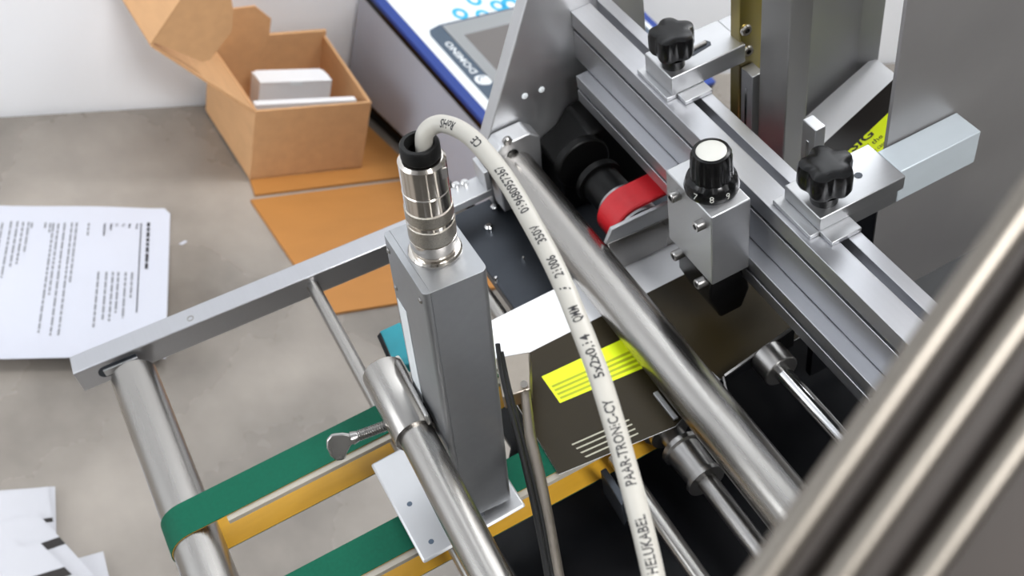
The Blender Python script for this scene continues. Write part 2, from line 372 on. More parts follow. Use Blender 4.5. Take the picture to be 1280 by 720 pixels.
# ------------------------------------------------------------------ the two belts
def belt(label, y0, y1, x1, ulab):
    t = thing('conveyor_belt', label, 'belt', (0.04, (y0 + y1) / 2, -0.0125), MACH, 'green conveyor belts')
    def loop(r, rin, nm, m, e0, e1):
        pts = []
        for k in range(25):
            a = math.pi / 2 + math.pi * k / 24; pts.append((RX + math.cos(a), math.sin(a)))
        g = G(); ring = []
        prof = [(RX + r * math.cos(math.pi / 2 + math.pi * k / 24), RZ + r * math.sin(math.pi / 2 + math.pi * k / 24)) for k in range(25)] + \
               [(x1 + r * math.cos(-math.pi / 2 + math.pi * k / 24), RZ + r * math.sin(-math.pi / 2 + math.pi * k / 24)) for k in range(25)]
        pin = [(RX + rin * math.cos(math.pi / 2 + math.pi * k / 24), RZ + rin * math.sin(math.pi / 2 + math.pi * k / 24)) for k in range(25)] + \
              [(x1 + rin * math.cos(-math.pi / 2 + math.pi * k / 24), RZ + rin * math.sin(-math.pi / 2 + math.pi * k / 24)) for k in range(25)]
        n = len(prof)
        rows = [[g.v((x, yy, z)) for (x, z) in P] for P, yy in ((prof, e0), (prof, e1), (pin, e1), (pin, e0))]
        for a in range(4):
            b = (a + 1) % 4
            for i in range(n): g.f((rows[a][i], rows[a][(i + 1) % n], rows[b][(i + 1) % n], rows[b][i]))
        return part(nm, g, m, t, 0)
    loop(RR + 0.0009, RR + 0.0004, 'outer_face', GREEN, y0, y1)
    loop(RR + 0.0004, RR + 0.0001, 'inner_face', YELL, y0, y1)
    part('slide_strip', G().box(-0.050, 0.145, y0 - 0.0030, y1 - 0.004, -0.0040, -0.0014), CREAM, t, 0, 'cream slide strip under the upper run')
    return t
belt('green conveyor belt nearer the wall, looped around the steel end roller under the wing screw', 0.3465, 0.3655, 0.158, '')
belt('green conveyor belt nearer the camera, running below the white sensor plate', 0.2820, 0.3008, 0.158, '')

# ------------------------------------------------------------------ slotted aluminium cross beam
t = thing('cross_beam', 'slotted aluminium profile beam crossing above the dark feeder gap', 'beam', (0.236, 0.28, 0.042))
up = [(.2475, .092), (.2410, .092), (.2410, .084), (.2368, .084), (.2368, .092), (.2245, .092), (.2245, .0822), (.2290, .0822), (.2290, .0797), (.2245, .0797), (.2245, .0605), (.2475, .0605)]
part('upper_profile', G().prism([(x, 0.10, z) for x, z in up], (0, 0.375, 0)), ALU, t, 0.0003)
lw = [(.2475, .0600), (.2170, .0600), (.2170, .0520), (.2205, .0520), (.2205, .0498), (.2170, .0498), (.2170, .042), (.2475, .042)]
part('lower_profile', G().prism([(x, 0.10, z) for x, z in lw], (0, 0.362, 0)), ALU, t, 0.0003)

# ------------------------------------------------------------------ pressure gauge block with dial
t = thing('adjuster_block', 'aluminium adjuster block with a black dial on the front of the slotted beam', 'adjuster', (0.207, 0.318, 0.0535))
bk = part('block', G().box(0.1965, 0.2172, 0.2985, 0.3355, 0.0535, 0.099), ALUX, t, 0.0006)
for (u, v) in ((848, 243), (879, 279), (851, 316), (880, 351)):
    c = mx(u, v, 0.1965)
    s_ = part('cap_screw', G().lathe(c + V((0.001, 0, 0)), (-1, 0, 0), [(0, 0.0026), (0.005, 0.0026), (0.0055, 0.0022), (0.0055, 0.0014), (0.0035, 0.0013), (0.0035, 0)], 20), STEEL, t)
    part('hex_socket', G().lathe(c + V((-0.0026, 0, 0)), (-1, 0, 0), [(0, 0.0013), (0.0006, 0.0013), (0.0006, 0)], 6), BLACKP, s_)
kc = V((0.2078, 0.3150, 0.099)); KS = 1.33
kp = [(q0 * KS * 0.97, q1 * KS) for q0, q1 in ((0, 0.0092), (0.0012, 0.0094), (0.0045, 0.0086), (0.0058, 0.0073), (0.0150, 0.0069), (0.0165, 0.0062), (0.0168, 0.0052), (0.0163, 0.0051), (0.0163, 0))]
g = G(); n = 72; rings = []
for tt, r in kp:
    ring = []
    for i in range(n):
        a = 2 * math.pi * i / n
        flute = 1 - (0.05 if (0.0055 < tt / KS < 0.0148 and i % 6 < 2) else 0)
        ring.append(g.v(kc + V((math.cos(a) * r * flute, math.sin(a) * r * flute, tt))))
    rings.append(ring)
for a, b in zip(rings, rings[1:]):
    for i in range(n): g.f((a[i], a[(i + 1) % n], b[(i + 1) % n], b[i]))
g.f(rings[0][::-1])
kn = part('dial_knob', g, BLACKP, t, 0, 'black fluted dial knob with a pale cap')
part('dial_cap', G().lathe(kc, (0, 0, 1), [(0.0205, 0.0068), (0.0213, 0.0068), (0.0216, 0.0062), (0.0216, 0)], 40), WHITEP, kn, 0, 'pale grey round cap')
g = G()
vw = (V((0, 0, HC)) - kc); vw.z = 0; ca = math.atan2(vw.y, vw.x)
for k, ch in ((-1, '7'), (0, '8'), (1, '9')):
    a = ca + k * 0.62; e = V((math.cos(a), math.sin(a), 0)); tx = V((-math.sin(a), math.cos(a), 0))
    dirn = (V((0, 0, 0.0043)) + e * (-0.00106)).normalized()
    text_on(g, ch, kc + e * 0.01262 + V((0, 0, 0.0018)) - tx * 0.0010, tx, dirn, None, 0.0031)
part('dial_digits', g, WHITEP, kn)
part('rubber_foot', G().prism([(0.199, 0.304, 0.0535), (0.218, 0.304, 0.0535), (0.222, 0.304, 0.030), (0.2175, 0.304, 0.018), (0.205, 0.304, 0.018), (0.199, 0.304, 0.034)], (0, 0.028, 0)), BLACKP, t, 0.001, 'black foot under the block')

# ------------------------------------------------------------------ star-knob clamps on the beam
def star(parent, c, s):
    prof = [(0.0050, 0.62), (0.0060, 0.92), (0.0075, 1.0), (0.0128, 1.0), (0.0142, 0.95), (0.0148, 0.82), (0.0151, 0.5)]
    g = G(); n = 80; rings = []
    g.lathe(c, (0, 0, 1), [(0, 0.0042 * s), (0.0050, 0.0042 * s), (0.0056, 0.005 * s)], 32)
    for tt, k in prof:
        if k == 0: continue
        ring = []
        for i in range(n):
            a = 2 * math.pi * i / n + 0.35
            lobe = 0.0077 + 0.00085 * math.cos(5 * a) - 0.00012 * math.cos(10 * a)
            r = lobe * k * s
            ring.append(g.v(V(c) + V((math.cos(a) * r, math.sin(a) * r, tt * s))))
        rings.append(ring)
    for a, b in zip(rings, rings[1:]):
        for i in range(n): g.f((a[i], a[(i + 1) % n], b[(i + 1) % n], b[i]))
    g.f(rings[0][::-1]); g.f(rings[-1])
    return part('star_knob', g, BLACKP, parent, 0, 'black five-lobed star knob')

t = thing('post_clamp', 'aluminium clamp block with star knob, upper left end of the beam beside post with gold reflection', 'clamp', (0.245, 0.393, 0.092), MACH, 'star knob clamps on the beam')
part('clamp_block', G().box(0.2292, 0.2722, 0.3812, 0.4058, 0.0945, 0.1055), ALUX, t, 0.0006)
part('clamp_end', G().box(0.2722, 0.2860, 0.3860, 0.4058, 0.0945, 0.1050), ALUX, t, 0.0006)
part('lip_plate', G().box(0.2322, 0.2478, 0.3738, 0.4055, 0.0921, 0.0945), ALUX, t, 0.0003)
part('lip_hook', G().box(0.2262, 0.2322, 0.3812, 0.4090, 0.0921, 0.0945), ALUX, t, 0.0003)
star(t, (0.2360, 0.3900, 0.1055), 1.38)
sl = [mz(858, 65, 0.1057), mz(881, 50, 0.1057), mz(888, 52, 0.1057), mz(889, 56, 0.1057), mz(866, 70, 0.1057)]
part('slot', G().prism(sl, (0, 0, -0.0004)), DARKPL, t, 0, 'dark oblong slot')
part('stud', G().cyl(mz(866, 61, 0.1062), mz(882, 53, 0.1062), 0.0011, None, 14), STEEL, t)

t = thing('post_clamp', 'aluminium clamp block with star knob and long arm reaching to steel sheet', 'clamp', (0.25, 0.279, 0.092), MACH, 'star knob clamps on the beam')
part('clamp_block', G().box(0.2318, 0.2768, 0.2690, 0.2942, 0.0905 + 0.0040, 0.1022), ALUX, t, 0.0005)
part('arm', G().box(0.2768, 0.3207, 0.2722, 0.2878, 0.0832, 0.1022), ARMM, t, 0.0005, 'long square arm')
part('arm_foot', G().box(0.2480, 0.2768, 0.2722, 0.2878, 0.0832, 0.0945), ALUX, t, 0.0004)
part('lip_plate', G().box(0.2322, 0.2478, 0.2608, 0.2935, 0.0921, 0.0945), ALUX, t, 0.0003)
part('lip_hook', G().box(0.2270, 0.2322, 0.2690, 0.2960, 0.0921, 0.0945), ALUX, t, 0.0003)
star(t, (0.2405, 0.2780, 0.1022), 1.45)
c = mz(1073, 219, 0.1024); part('stud_hole', G().lathe(c, (0, 0, 1), [(-0.0004, 0.0018), (0, 0.0018), (0, 0)], 18), DARKPL, t, 0, 'dark round hole')

# ------------------------------------------------------------------ magazine posts and plates behind the beam
def lean(x0, x1, y0, y1, z0, z1): return G().box(x0, x1, y0, y1, z0, z1)
solo('guide_post', lean(0.2740, 0.2868, 0.350, 0.372, 0.0, 0.26), POSTM, 'thick square steel post between the post with gold reflection and the card magazine', 'post', (0.28, 0.36, 0.0), MACH, 0.0006)
t = thing('gold_reflection_post', 'steel post with painted gold reflection and two screws behind upper clamp', 'post', (0.276, 0.385, 0.0))
part('post', G().box(0.2705, 0.2905, 0.384, 0.392, 0.0, 0.26), GOLDREFL, t, 0.0005)
for (u, v) in ((932, 37), (934, 63)):
    c = my(u, v, 0.384); s_ = part('screw', G().lathe(c, (0, -1, 0), [(-0.001, 0.0032), (0.0008, 0.0032), (0.0016, 0.0026), (0.0016, 0.0014), (0.0004, 0.0013), (0.0004, 0)], 22), NICKEL, t)
    part('hex_socket', G().lathe(c + V((0, -0.0006, 0)), (0, -1, 0), [(0, 0.0013), (0.0004, 0.0013), (0.0004, 0)], 6), BLACKP, s_)
def slot_plate(label, pc, h, wx_, wy_, z1):
    c = V(pc); t = thing('slotted_plate', label, 'plate', (c.x + wx_ / 2, c.y + wy_ / 2, z1 - h), MACH, 'slotted aluminium plates behind the beam')
    part('plate', G().box(c.x, c.x + wx_, c.y, c.y + wy_, z1 - h, z1), ALUX, t, 0.0004)
    part('slot', G().box(c.x - 0.0003, c.x + 0.0006, c.y + wy_ * 0.42, c.y + wy_ * 0.62, z1 - h + 0.004, z1 - 0.010), CHROME, t, 0.0002, 'bright slot')
    return t
slot_plate('small slotted aluminium plate below the post with gold reflection', (0.2713, 0.3739, 0.0), 0.060, 0.0068, 0.0096, 0.090)
slot_plate('small slotted aluminium plate behind the lower star knob', (0.2652, 0.3163, 0.0), 0.058, 0.0058, 0.0097, 0.100)
t = thing('magazine_back', 'light steel back plate with folded edge behind the white cards', 'plate', (0.335, 0.41, 0.0))
a_ = my(1008, 140, 0.399); b_ = my(1069, 86, 0.399); c_ = my(1078, 0, 0.399); e_ = my(1094, 0, 0.396); f_ = my(1091, 70, 0.396)
dz = V((0, 0, 0.12))
part('panel', G().prism([V((a_.x, 0.399, -0.02)), V((b_.x, 0.399, -0.02)), V((b_.x + 0.001, 0.399, c_.z + 0.06)), V((a_.x - 0.01, 0.399, c_.z + 0.06)), V((a_.x - 0.01, 0.399, -0.02))], (0, 0.003, 0)), PANELM, t)
part('folded_edge', G().prism([V((b_.x, 0.399, -0.02)), V((f_.x, 0.392, -0.02)), V((f_.x + 0.001, 0.392, c_.z + 0.06)), V((b_.x + 0.001, 0.399, c_.z + 0.06))], (0.0012, 0.003, 0)), PANELM, t)
g = G().box(0.2825, 0.46, 0.2884, 0.2904, -0.0115, 0.30)
solo('guard_sheet', g, SHEET, 'large dark mirror-like steel sheet behind the clamp arm at right', 'sheet', (0.36, 0.289, -0.0115), MACH)
g = G().box(0.2520, 0.2840, 0.2893, 0.2935, -0.05, 0.06)
solo('sheet_bracket', g, BLACKM, 'dark upright strip between the beam and the steel sheet', 'bracket', (0.2680, 0.29, -0.05), MACH)

# ------------------------------------------------------------------ printed cards
def patch(parent, nm, m, fn, uv, off=0.00012, label=None):
    g = G(); g.prism([fn(a, b) for a, b in uv], fn(0, 0, off) - fn(0, 0)); return part(nm, g, m, parent, 0, label)
# card on the belts
t = thing('printed_card', 'printed card lying flat on the belts under the tie rod', 'card', (0.2, 0.33, 0.0005), MACH, 'printed cards in the feeder')
x0, x1 = 0.097, 0.268
yb = lambda x: 0.2795 - (x - 0.095) * 0.115
ED = lambda z: [(x0, yb(x0), z), (0.1575, yb(0.1575), z), (0.186, 0.2835, z), (x1, 0.2835, z)]
part('card_sheet', G().prism(ED(0.0003) + [(x1, 0.3812, 0.0003), (x0 + 0.004, 0.3805, 0.0003)], (0, 0, 0.0005)), WHITEC, t)
zc = 0.0008
g = G().prism(ED(zc) + [(x1, 0.3504, zc), (x0 + 0.003, 0.3506, zc)], (0, 0, 0.0001)); part('dark_panel', g, BROWNB, t, 0, 'dark olive brown printed panel')
q = [mz(677, 471, zc), mz(778, 424, zc), mz(812, 457, zc), mz(700, 504, zc)]
fn = lambda a, b, o=0.0: (q[0].lerp(q[1], a)).lerp(q[3].lerp(q[2], a), b) + V((0, 0, 0.0001 + o))
patch(t, 'neon_band', NEON, fn, [(0, 0), (1.25, 0), (1.25, 1), (0, 1)], 0.0001, 'neon yellow printed band')
for k in range(4):
    b0 = 0.40 + k * 0.145; patch(t, 'band_line', OLIVE, lambda a, b, o=0.0: fn(a, b, o + 0.0001), [(0.03, b0), (1.22, b0), (1.22, b0 + 0.07), (0.03, b0 + 0.07)], 0.00008)
q2 = [mz(713, 556, zc), mz(786, 524, zc), mz(800, 545, zc), mz(727, 578, zc)]
fn2 = lambda a, b, o=0.0: (q2[0].lerp(q2[1], a)).lerp(q2[3].lerp(q2[2], a), b) + V((0, 0, 0.0001 + o))
for k in range(4): patch(t, 'print_line', GREYPR, fn2, [(0.02 + 0.02 * k, k * 0.27), (1, k * 0.27), (1, k * 0.27 + 0.07), (0.02 + 0.03 * k, k * 0.27 + 0.07)], 0.00008)
# card leaning in the magazine
P0 = V((0.327, 0.395, 0.023)); PX = V((0.0408, 0, 0.019)).normalized(); PY = V((0, -1, 0)); PN = PX.cross(V((0, 1, 0))).normalized()
if PN.z < 0: PN = -PN
fm = lambda a, b, o=0.0: P0 + PX * a + PY * b + PN * o
t = thing('printed_card', 'white, black and yellow printed card leaning in the magazine beside the steel sheet', 'card', tuple(fm(0, 0.05)), MACH, 'printed cards in the feeder')
la, lb = -0.062, 0.0449
part('card_sheet', G().prism([fm(la, 0, -0.004), fm(lb, 0, -0.004), fm(lb, 0.0985, -0.004), fm(la, 0.0985, -0.004)], PN * 0.004), WHITEC, t)
patch(t, 'black_band', BLKB, fm, [(la, 0.0232), (lb, 0.0200), (lb, 0.0335), (la, 0.0385)], 0.0001, 'black printed band')
patch(t, 'neon_band', NEON, fm, [(la, 0.0385), (lb, 0.0335), (lb, 0.052), (la, 0.054)], 0.0001, 'neon yellow printed band')
g = G()
def on_card(txt, u, v, u2, v2, ht, bold=False):
    a = mpl(u, v, fm(0, 0, 0.0002), PN); b = mpl(u2, v2, fm(0, 0, 0.0002), PN); e = (b - a); n_ = PN.cross(e).normalized()
    text_on(g, txt, a, e, n_, e.length, ht, bold)
on_card('SIG', 1066, 190, 1093, 168, 0.0048, True)
on_card('of the', 1082, 189, 1104, 171, 0.0028)
on_card('the case', 1089, 194, 1108, 179, 0.0026)
part('printed_letters', g, INK, t)

# ------------------------------------------------------------------ feed wheel, motor
t = thing('feed_belt', 'bright red feed belt on a silver pulley behind the card guide', 'belt', (0.206, 0.39, 0.0185))
fy0, fy1, fz, fr = 0.3795, 0.3975, 0.0176, 0.0160
fx0, fx1 = 0.2045, 0.234
def stadium(r): return [(fx0 + r * math.cos(math.pi / 2 + math.pi * k / 24), fz + r * math.sin(math.pi / 2 + math.pi * k / 24)) for k in range(25)] + [(fx1 + r * math.cos(-math.pi / 2 + math.pi * k / 24), fz + r * math.sin(-math.pi / 2 + math.pi * k / 24)) for k in range(25)]
g = G(); rows = [[g.v((x, yy, z)) for x, z in stadium(r)] for r, yy in ((fr - 0.0022, fy0), (fr - 0.0006, fy0), (fr, fy0 + 0.0008), (fr, fy1 - 0.0008), (fr - 0.0006, fy1), (fr - 0.0022, fy1))]
for k in range(6):
    A_, B_ = rows[k], rows[(k + 1) % 6]
    for i in range(50): g.f((A_[i], A_[(i + 1) % 50], B_[(i + 1) % 50], B_[i]))
part('belt_band', g, RED, t, 0, 'red rubber band')
wc = V((fx0, fy0, fz))
part('pulley', G().lathe(wc, (0, 1, 0), [(-0.0012, 0.004), (-0.0012, 0.0130), (0.0, 0.0137), (0.0178, 0.0137), (0.0215, 0.0128), (0.0215, 0.004)], 48), ALUX, t)
part('axle', G().lathe(wc, (0, 1, 0), [(-0.0018, 0.0035), (0.0215, 0.0035), (0.0215, 0.0108), (0.025, 0.0115), (0.040, 0.0115), (0.040, 0.014), (0.044, 0.014), (0.044, 0.006), (0.0478, 0.006)], 40), MOTORM, t, 0, 'black boss and axle')
t = thing('drive_motor', 'black drive motor housing in the gap beside the end plate', 'motor', (0.22, 0.45, -0.02))
part('housing', G().prism([(0.1915, 0.474, -0.019), (0.262, 0.474, -0.019), (0.262, 0.474, 0.036), (0.214, 0.474, 0.032), (0.206, 0.474, 0.022), (0.1915, 0.474, 0.016)], (0, -0.030, 0)), MOTORM, t, 0.002)
part('bearing_ring', G().cyl((0.2045, 0.444, 0.0176), (0.2045, 0.4385, 0.0176), 0.017, 0.0165, 40), MOTORM, t, 0.001)

# ------------------------------------------------------------------ print head on its plate
t = thing('print_head', 'slim silver print head housing standing tilted on a thin plate over the belts', 'print head', (0.0583, 0.292, 0.005))
pl = [mz(463, 580, 0.008), mz(529, 703, 0.008), mz(657, 631, 0.008), mz(640, 596, 0.008)]
pl[3] = pl[0] + (pl[2] - pl[1])
part('mounting_plate', G().prism([q - V((0, 0, 0.0022)) for q in pl], (0, 0, 0.0022)), ALUM, t, 0.0011, 'thin pale plate with two holes')
for (u, v) in ((512, 630), (539, 677)):
    c = mz(u, v, 0.0080); part('hole', G().lathe(c, (0, 0, 1), [(-0.0006, 0.0013), (0.00008, 0.0013), (0.00008, 0)], 18), SLATE, t, 0, 'small drilled hole')
AX = V((0.0133, 0.0, 0.148)).normalized(); SX = V((AX.z, 0, -AX.x))
hb = V((0.0446, 0.2735, 0.0095))
T = Matrix(((SX.x, 0, AX.x, hb.x), (SX.y, 1, AX.y, hb.y), (SX.z, 0, AX.z, hb.z), (0, 0, 0, 1)))
HW, HD, HH = 0.0260, 0.0375, 0.1550
def rrect(x0, x1, y0, y1, z, rl, rr, n=5):     # rounded rectangle, own radius on the left and right side
    out = []
    for cx, cy, a0, r in ((x1 - rr, y0 + rr, -90, rr), (x1 - rr, y1 - rr, 0, rr), (x0 + rl, y1 - rl, 90, rl), (x0 + rl, y0 + rl, 180, rl)):
        for k in range(n + 1):
            a = math.radians(a0 + 90 * k / n); out.append((cx + r * math.cos(a), cy + r * math.sin(a), z))
    return out
hs_ = part('housing', G(T).prism(rrect(0.0028, HW, 0, HD, 0.004, 0.0001, 0.0028), (0, 0, HH - 0.004)), ANOD, t, 0.0006)
part('side_cover', G(T).prism(rrect(0, 0.00275, 0.0, HD, 0.004, 0.0020, 0.0001), (0, 0, HH - 0.004)), ANOD, t, 0.00025, 'screwed side cover')
part('label_strip', G(T).box(-0.0002, 0.0002, HD - 0.0125, HD - 0.0035, 0.030, 0.122), PRWHITE, t, 0, 'white label strip')
for (y, z) in ((0.004, HH - 0.006), (HD - 0.004, HH - 0.006), (HD - 0.0045, HH - 0.026)):
    part('cover_screw', G(T).lathe((0.0003, y, z), (-1, 0, 0), [(0, 0.0014), (0.0006, 0.0014), (0.001, 0.0009), (0.001, 0)], 14), STEEL, t)
part('foot', G(T).box(0.004, 0.012, 0.001, HD - 0.004, -0.003, 0.004), DARKPL, t, 0.0004)
part('foot', G(T).lathe((0.0200, 0.004, -0.0035), (0, 0, 1), [(0, 0.002), (0.0076, 0.002)], 16), DARKPL, t)
cb = T @ V((HW / 2 + 0.0005, HD / 2 + 0.0005, HH))
part('socket_ring', G().lathe(cb, AX, [(0, 0.0100), (0.0008, 0.0102), (0.0016, 0.0096), (0.0018, 0.0085)], 48), NICKEL, t)

# ------------------------------------------------------------------ signal cable with plug
t = thing('signal_cable', 'pale grey printed cable arching from a nickel plug on the print head', 'cable', tuple(cb + AX * 0.0018))
R_ = 0.0088
part('plug_body', G().lathe(cb, AX, [(0.0018, R_ - .0005), (0.003, R_), (0.0085, R_), (0.0088, R_ - .0006)], 56), NICKEL, t)
part('knurled_ring', G().lathe(cb, AX, [(0.0088, R_ - .0004), (0.0092, R_ + .0001), (0.0160, R_ + .0001), (0.0165, R_ - .0004)], 56), KNURL, t)
part('plug_body', G().lathe(cb, AX, [(0.0165, R_ - .0006), (0.0167, R_), (0.0182, R_), (0.0184, R_ - .0005)], 56), NICKEL, t)
part('knurled_ring', G().lathe(cb, AX, [(0.0184, R_ - .0003), (0.0188, R_ + .0001), (0.0236, R_ + .0001), (0.0240, R_ - .0004)], 56), KNURL, t)
part('plug_sleeve', G().lathe(cb, AX, [(0.0240, R_ - .0008), (0.0242, R_ - .0002), (0.0315, R_ - .0002), (0.0319, R_ - .0006), (0.0321, R_ - .0003), (0.0440, R_ - .0003), (0.0452, R_ - .0012), (0.0456, 0.004)], 56), NICKEL, t)
part('wrench_flat', G(Matrix.Translation(cb) @ T.to_3x3().to_4x4()).box(0.001, 0.006, -0.0076, -0.0069, 0.0385, 0.0430), STEEL, t, 0.0002)
g = G().lathe(cb, AX, [(0.0455, 0.0042), (0.0455, 0.0066), (0.0462, 0.0071), (0.0507, 0.0070), (0.0514, 0.0065), (0.0514, 0.0052), (0.0480, 0.0042)], 48, cap=False)
part('rubber_boot', g, BLACKR, t, 0, 'black rubber boot')
start = cb + AX * 0.050
path_px = [(530, 172, .3955), (535, 162, .394), (544, 156, .393), (556, 155, .391), (573, 161, .387), (588, 171, .382), (603, 186, .377), (621, 208, .371), (640, 236, .364), (663, 276, .356), (686, 318, .348), (706, 360, .341),
           (719, 392, .336), (735, 432, .331), (751, 476, .326), (768, 531, .321), (783, 584, .316), (797, 636, .311), (809, 684, .308), (818, 726, .306), (829, 790, .304), (845, 870, .302)]
ctrl = [cb + AX * 0.026, cb + AX * 0.036 + V((0.0008, 0, 0)), cb + AX * 0.045 + V((0.0014, 0, 0))] + [mdep(*p) for p in path_px]
def catmull(P, n=10):
    out = []
    for i in range(len(P) - 1):
        p0, p1, p2, p3 = P[max(i - 1, 0)], P[i], P[i + 1], P[min(i + 2, len(P) - 1)]
        for k in range(n):
            s = k / n
            out.append(0.5 * ((2 * p1) + (p2 - p0) * s + (2 * p0 - 5 * p1 + 4 * p2 - p3) * s * s + (3 * p1 - p0 - 3 * p2 + p3) * s ** 3))
    out.append(P[-1]); return out
cp = catmull(ctrl)
for _ in range(4):
    cp = [cp[0]] + [(cp[i - 1] + cp[i] * 2 + cp[i + 1]) / 4 for i in range(1, len(cp) - 1)] + [cp[-1]]
CR = 0.0031
sh = part('sheath', G().tube(cp, CR, 24), CABLE, t, 0, None, 60)
# printing along the sheath, bent round it
acc = [0.0]
for a, b in zip(cp, cp[1:]): acc.append(acc[-1] + (b - a).length)
def at_s(s):
    s = min(max(s, 0), acc[-1] - 1e-6)
    i = 0
    while acc[i + 1] < s: i += 1
    k = (s - acc[i]) / (acc[i + 1] - acc[i]); return cp[i].lerp(cp[i + 1], k), (cp[min(i + 2, len(cp) - 1)] - cp[max(i - 1, 0)]).normalized()
def proj(p):
    c = MR @ (p - V((0, 0, HC))); return V((640 + FPX * c.x / c.z, 360 + FPX * c.y / c.z))
def s_of(u, v):
    best = min(range(25, len(cp)), key=lambda i: (proj(cp[i]) - V((u, v))).length); return acc[best]
g = G()
def cable_text(txt, a, b, ht=0.0029, phi=0.0):
    s0, s1 = s_of(*a), s_of(*b)
    bm, wd, hh = text_bm(txt, 1, True); mp = {}
    for v in bm.verts:
        s = s0 + (s1 - s0) * v.co.x / wd; c, tn = at_s(s)
        tr = -tn                                     # reading direction runs back towards the plug
        out = (V((0, 0, HC)) - c); out = (out - tr * out.dot(tr)).normalized(); side = out.cross(tr)
        th = phi + (v.co.y / hh - 0.5) * ht / CR
        mp[v] = g.v(c + (out * math.cos(th) + side * math.sin(th)) * (CR + 0.00006))
    for f in bm.faces: g.f([mp[v] for v in f.verts])
    bm.free()
cable_text('HELUKABEL', (820, 714), (805, 645))
cable_text('PAAR-TRONIC-CY', (794, 612), (762, 501))
cable_text('5x2x0,14', (755, 476), (734, 424))
cable_text('QMM', (729, 408), (721, 388))
cable_text('/', (715, 369), (712, 362))
cable_text('21006', (707, 350), (694, 325))
cable_text('350V', (683, 310), (672, 286))
cable_text('019680957367', (663, 269), (630, 213))
cable_text('CE', (607, 187), (598, 178))
cable_text('RoHS', (576, 160), (558, 152))
part('printed_letters', g, INK, t, 0, None, 180)

# ------------------------------------------------------------------ support rod, rod clamp with wing screw
t = thing('support_rod', 'thick polished steel rod beside the print head running to the lower edge', 'rod', (0.04, 0.25, 0.06))
ra, rb = V((0.0425, 0.320, 0.069)), V((0.0385, 0.200, 0.0705)); rb = ra + (rb - ra) * 1.7
part('rod', G().lathe(ra, rb - ra, [(0, 0.0070), (0.0008, 0.0078), ((rb - ra).length, 0.0078)], 64), TUBE, t)
t = thing('rod_clamp', 'steel clamp sleeve with a wing screw gripping the end of the polished rod', 'clamp', (0.0425, 0.31, 0.069))
dr = (rb - ra).normalized(); s0 = V((0.0425, 0.3275, 0.069))
part('sleeve', G().lathe(s0, dr, [(0, 0.0070), (0.0, 0.0088), (0.0010, 0.0097), (0.039, 0.0097), (0.040, 0.0092), (0.040, 0.0080)], 64), TUBE, t)
part('sleeve_plug', G().lathe(s0, dr, [(0.0004, 0.0072), (0.0004, 0)], 40), STEEL, t)
part('clamp_lug', G().prism([s0 + dr * q + V((0.0058, 0, h)) for q, h in ((0.006, 0.004), (0.041, 0.004), (0.0435, 0.0075), (0.041, 0.0115), (0.010, 0.0115), (0.004, 0.008))], (0.0020, 0, 0)), STEEL, t, 0.0008)
wa = mz(493, 528, 0.066); wd_ = (mz(405, 561, 0.063) - wa).normalized()
g = G(); prof = []
for k in range(34):
    prof += [(0.0005 * k, 0.0021 if k % 2 else 0.0025)]
prof += [(0.0172, 0.0025), (0.0195, 0.0030)]
wg = part('wing_screw', G().lathe(wa, wd_, prof, 20), STEEL, t)
g = G(); c0 = wa + wd_ * 0.0185; upv = V((0, -0.6, -0.8)).normalized(); outl = []
for (x, y) in ((0, -.002), (.004, -.0045), (.009, -.006), (.0125, -.004), (.0140, .000), (.0140, .005), (.0120, .0085), (.0085, .0090), (.006, .006), (.003, .0032), (0, .0025)):
    outl.append(c0 + wd_ * x * 0.90 + upv * y * 0.85)
nrm = wd_.cross(upv).normalized()
part('wing', G().prism([q - nrm * 0.0011 for q in outl], nrm * 0.0022), STEEL, wg, 0.0008)

# ------------------------------------------------------------------ lever, black lead, teal connector
t = thing('hold_down_lever', 'satin steel hold-down rod with a square head beside the print head', 'lever', tuple(mz(665, 520, 0.016)))
g = G().prism([mz(619, 447, 0.018), mz(628, 497, 0.018), mz(663, 486, 0.018), mz(662, 439, 0.018)], (0, 0, -0.010)); part('head', g, LEVM, t, 0.0008)
part('rod', G().tube([mz(656, 485, 0.014), mz(663, 545, 0.026), mz(675, 600, 0.040), mz(686, 660, 0.054), mz(697, 725, 0.070), mz(709, 800, 0.082)], [0.0024, 0.0026, 0.0028, 0.0028, 0.0028, 0.0028], 20), LEVM, t)
part('head_screw', G().cyl(mz(655, 480, 0.0185), mz(655, 480, 0.021), 0.0018, None, 16), NICKEL, t)
solo('black_lead', G().tube(catmull([mz(622, 430, 0.050), mz(628, 470, 0.046), mz(640, 520, 0.052), mz(654, 575, 0.064), mz(669, 640, 0.080), mz(681, 700, 0.094), mz(691, 760, 0.104), mz(704, 850, 0.115)], 6), 0.0012, 14), BLACKR,
     'thin black lead running down beside the print head, left one of the pair', 'cable', (0.1, 0.3, 0.05), MACH, 0, 'black leads beside the print head')
solo('black_lead', G().tube(catmull([mz(627, 440, 0.040), mz(635, 478, 0.036), mz(647, 525, 0.046), mz(661, 580, 0.058), mz(675, 640, 0.074), mz(686, 700, 0.088), mz(696, 760, 0.099), mz(709, 850, 0.110)], 6), 0.0010, 14), BLACKR,
     'thin black lead running down beside the print head, right one of the pair', 'cable', (0.105, 0.3, 0.05), MACH, 0, 'black leads beside the print head')
t = thing('teal_connector', 'teal plug connector with black side behind the rod clamp', 'connector', tuple(mz(490, 440, 0.03)))
a_, b_, c_, d_ = mz(474, 414, 0.034), mz(500, 402, 0.034), mz(516, 455, 0.030), mz(492, 458, 0.030)
part('body', G().prism([a_, b_, c_, d_], (0.002, 0.002, -0.010)), TEAL, t, 0.0007)
part('cover', G().prism([mz(471, 420, 0.034), mz(475, 415, 0.0345), mz(493, 455, 0.0305), mz(488, 458, 0.030)], (0.002, 0.002, -0.011)), BLACKP, t, 0.0004, 'black side cover')
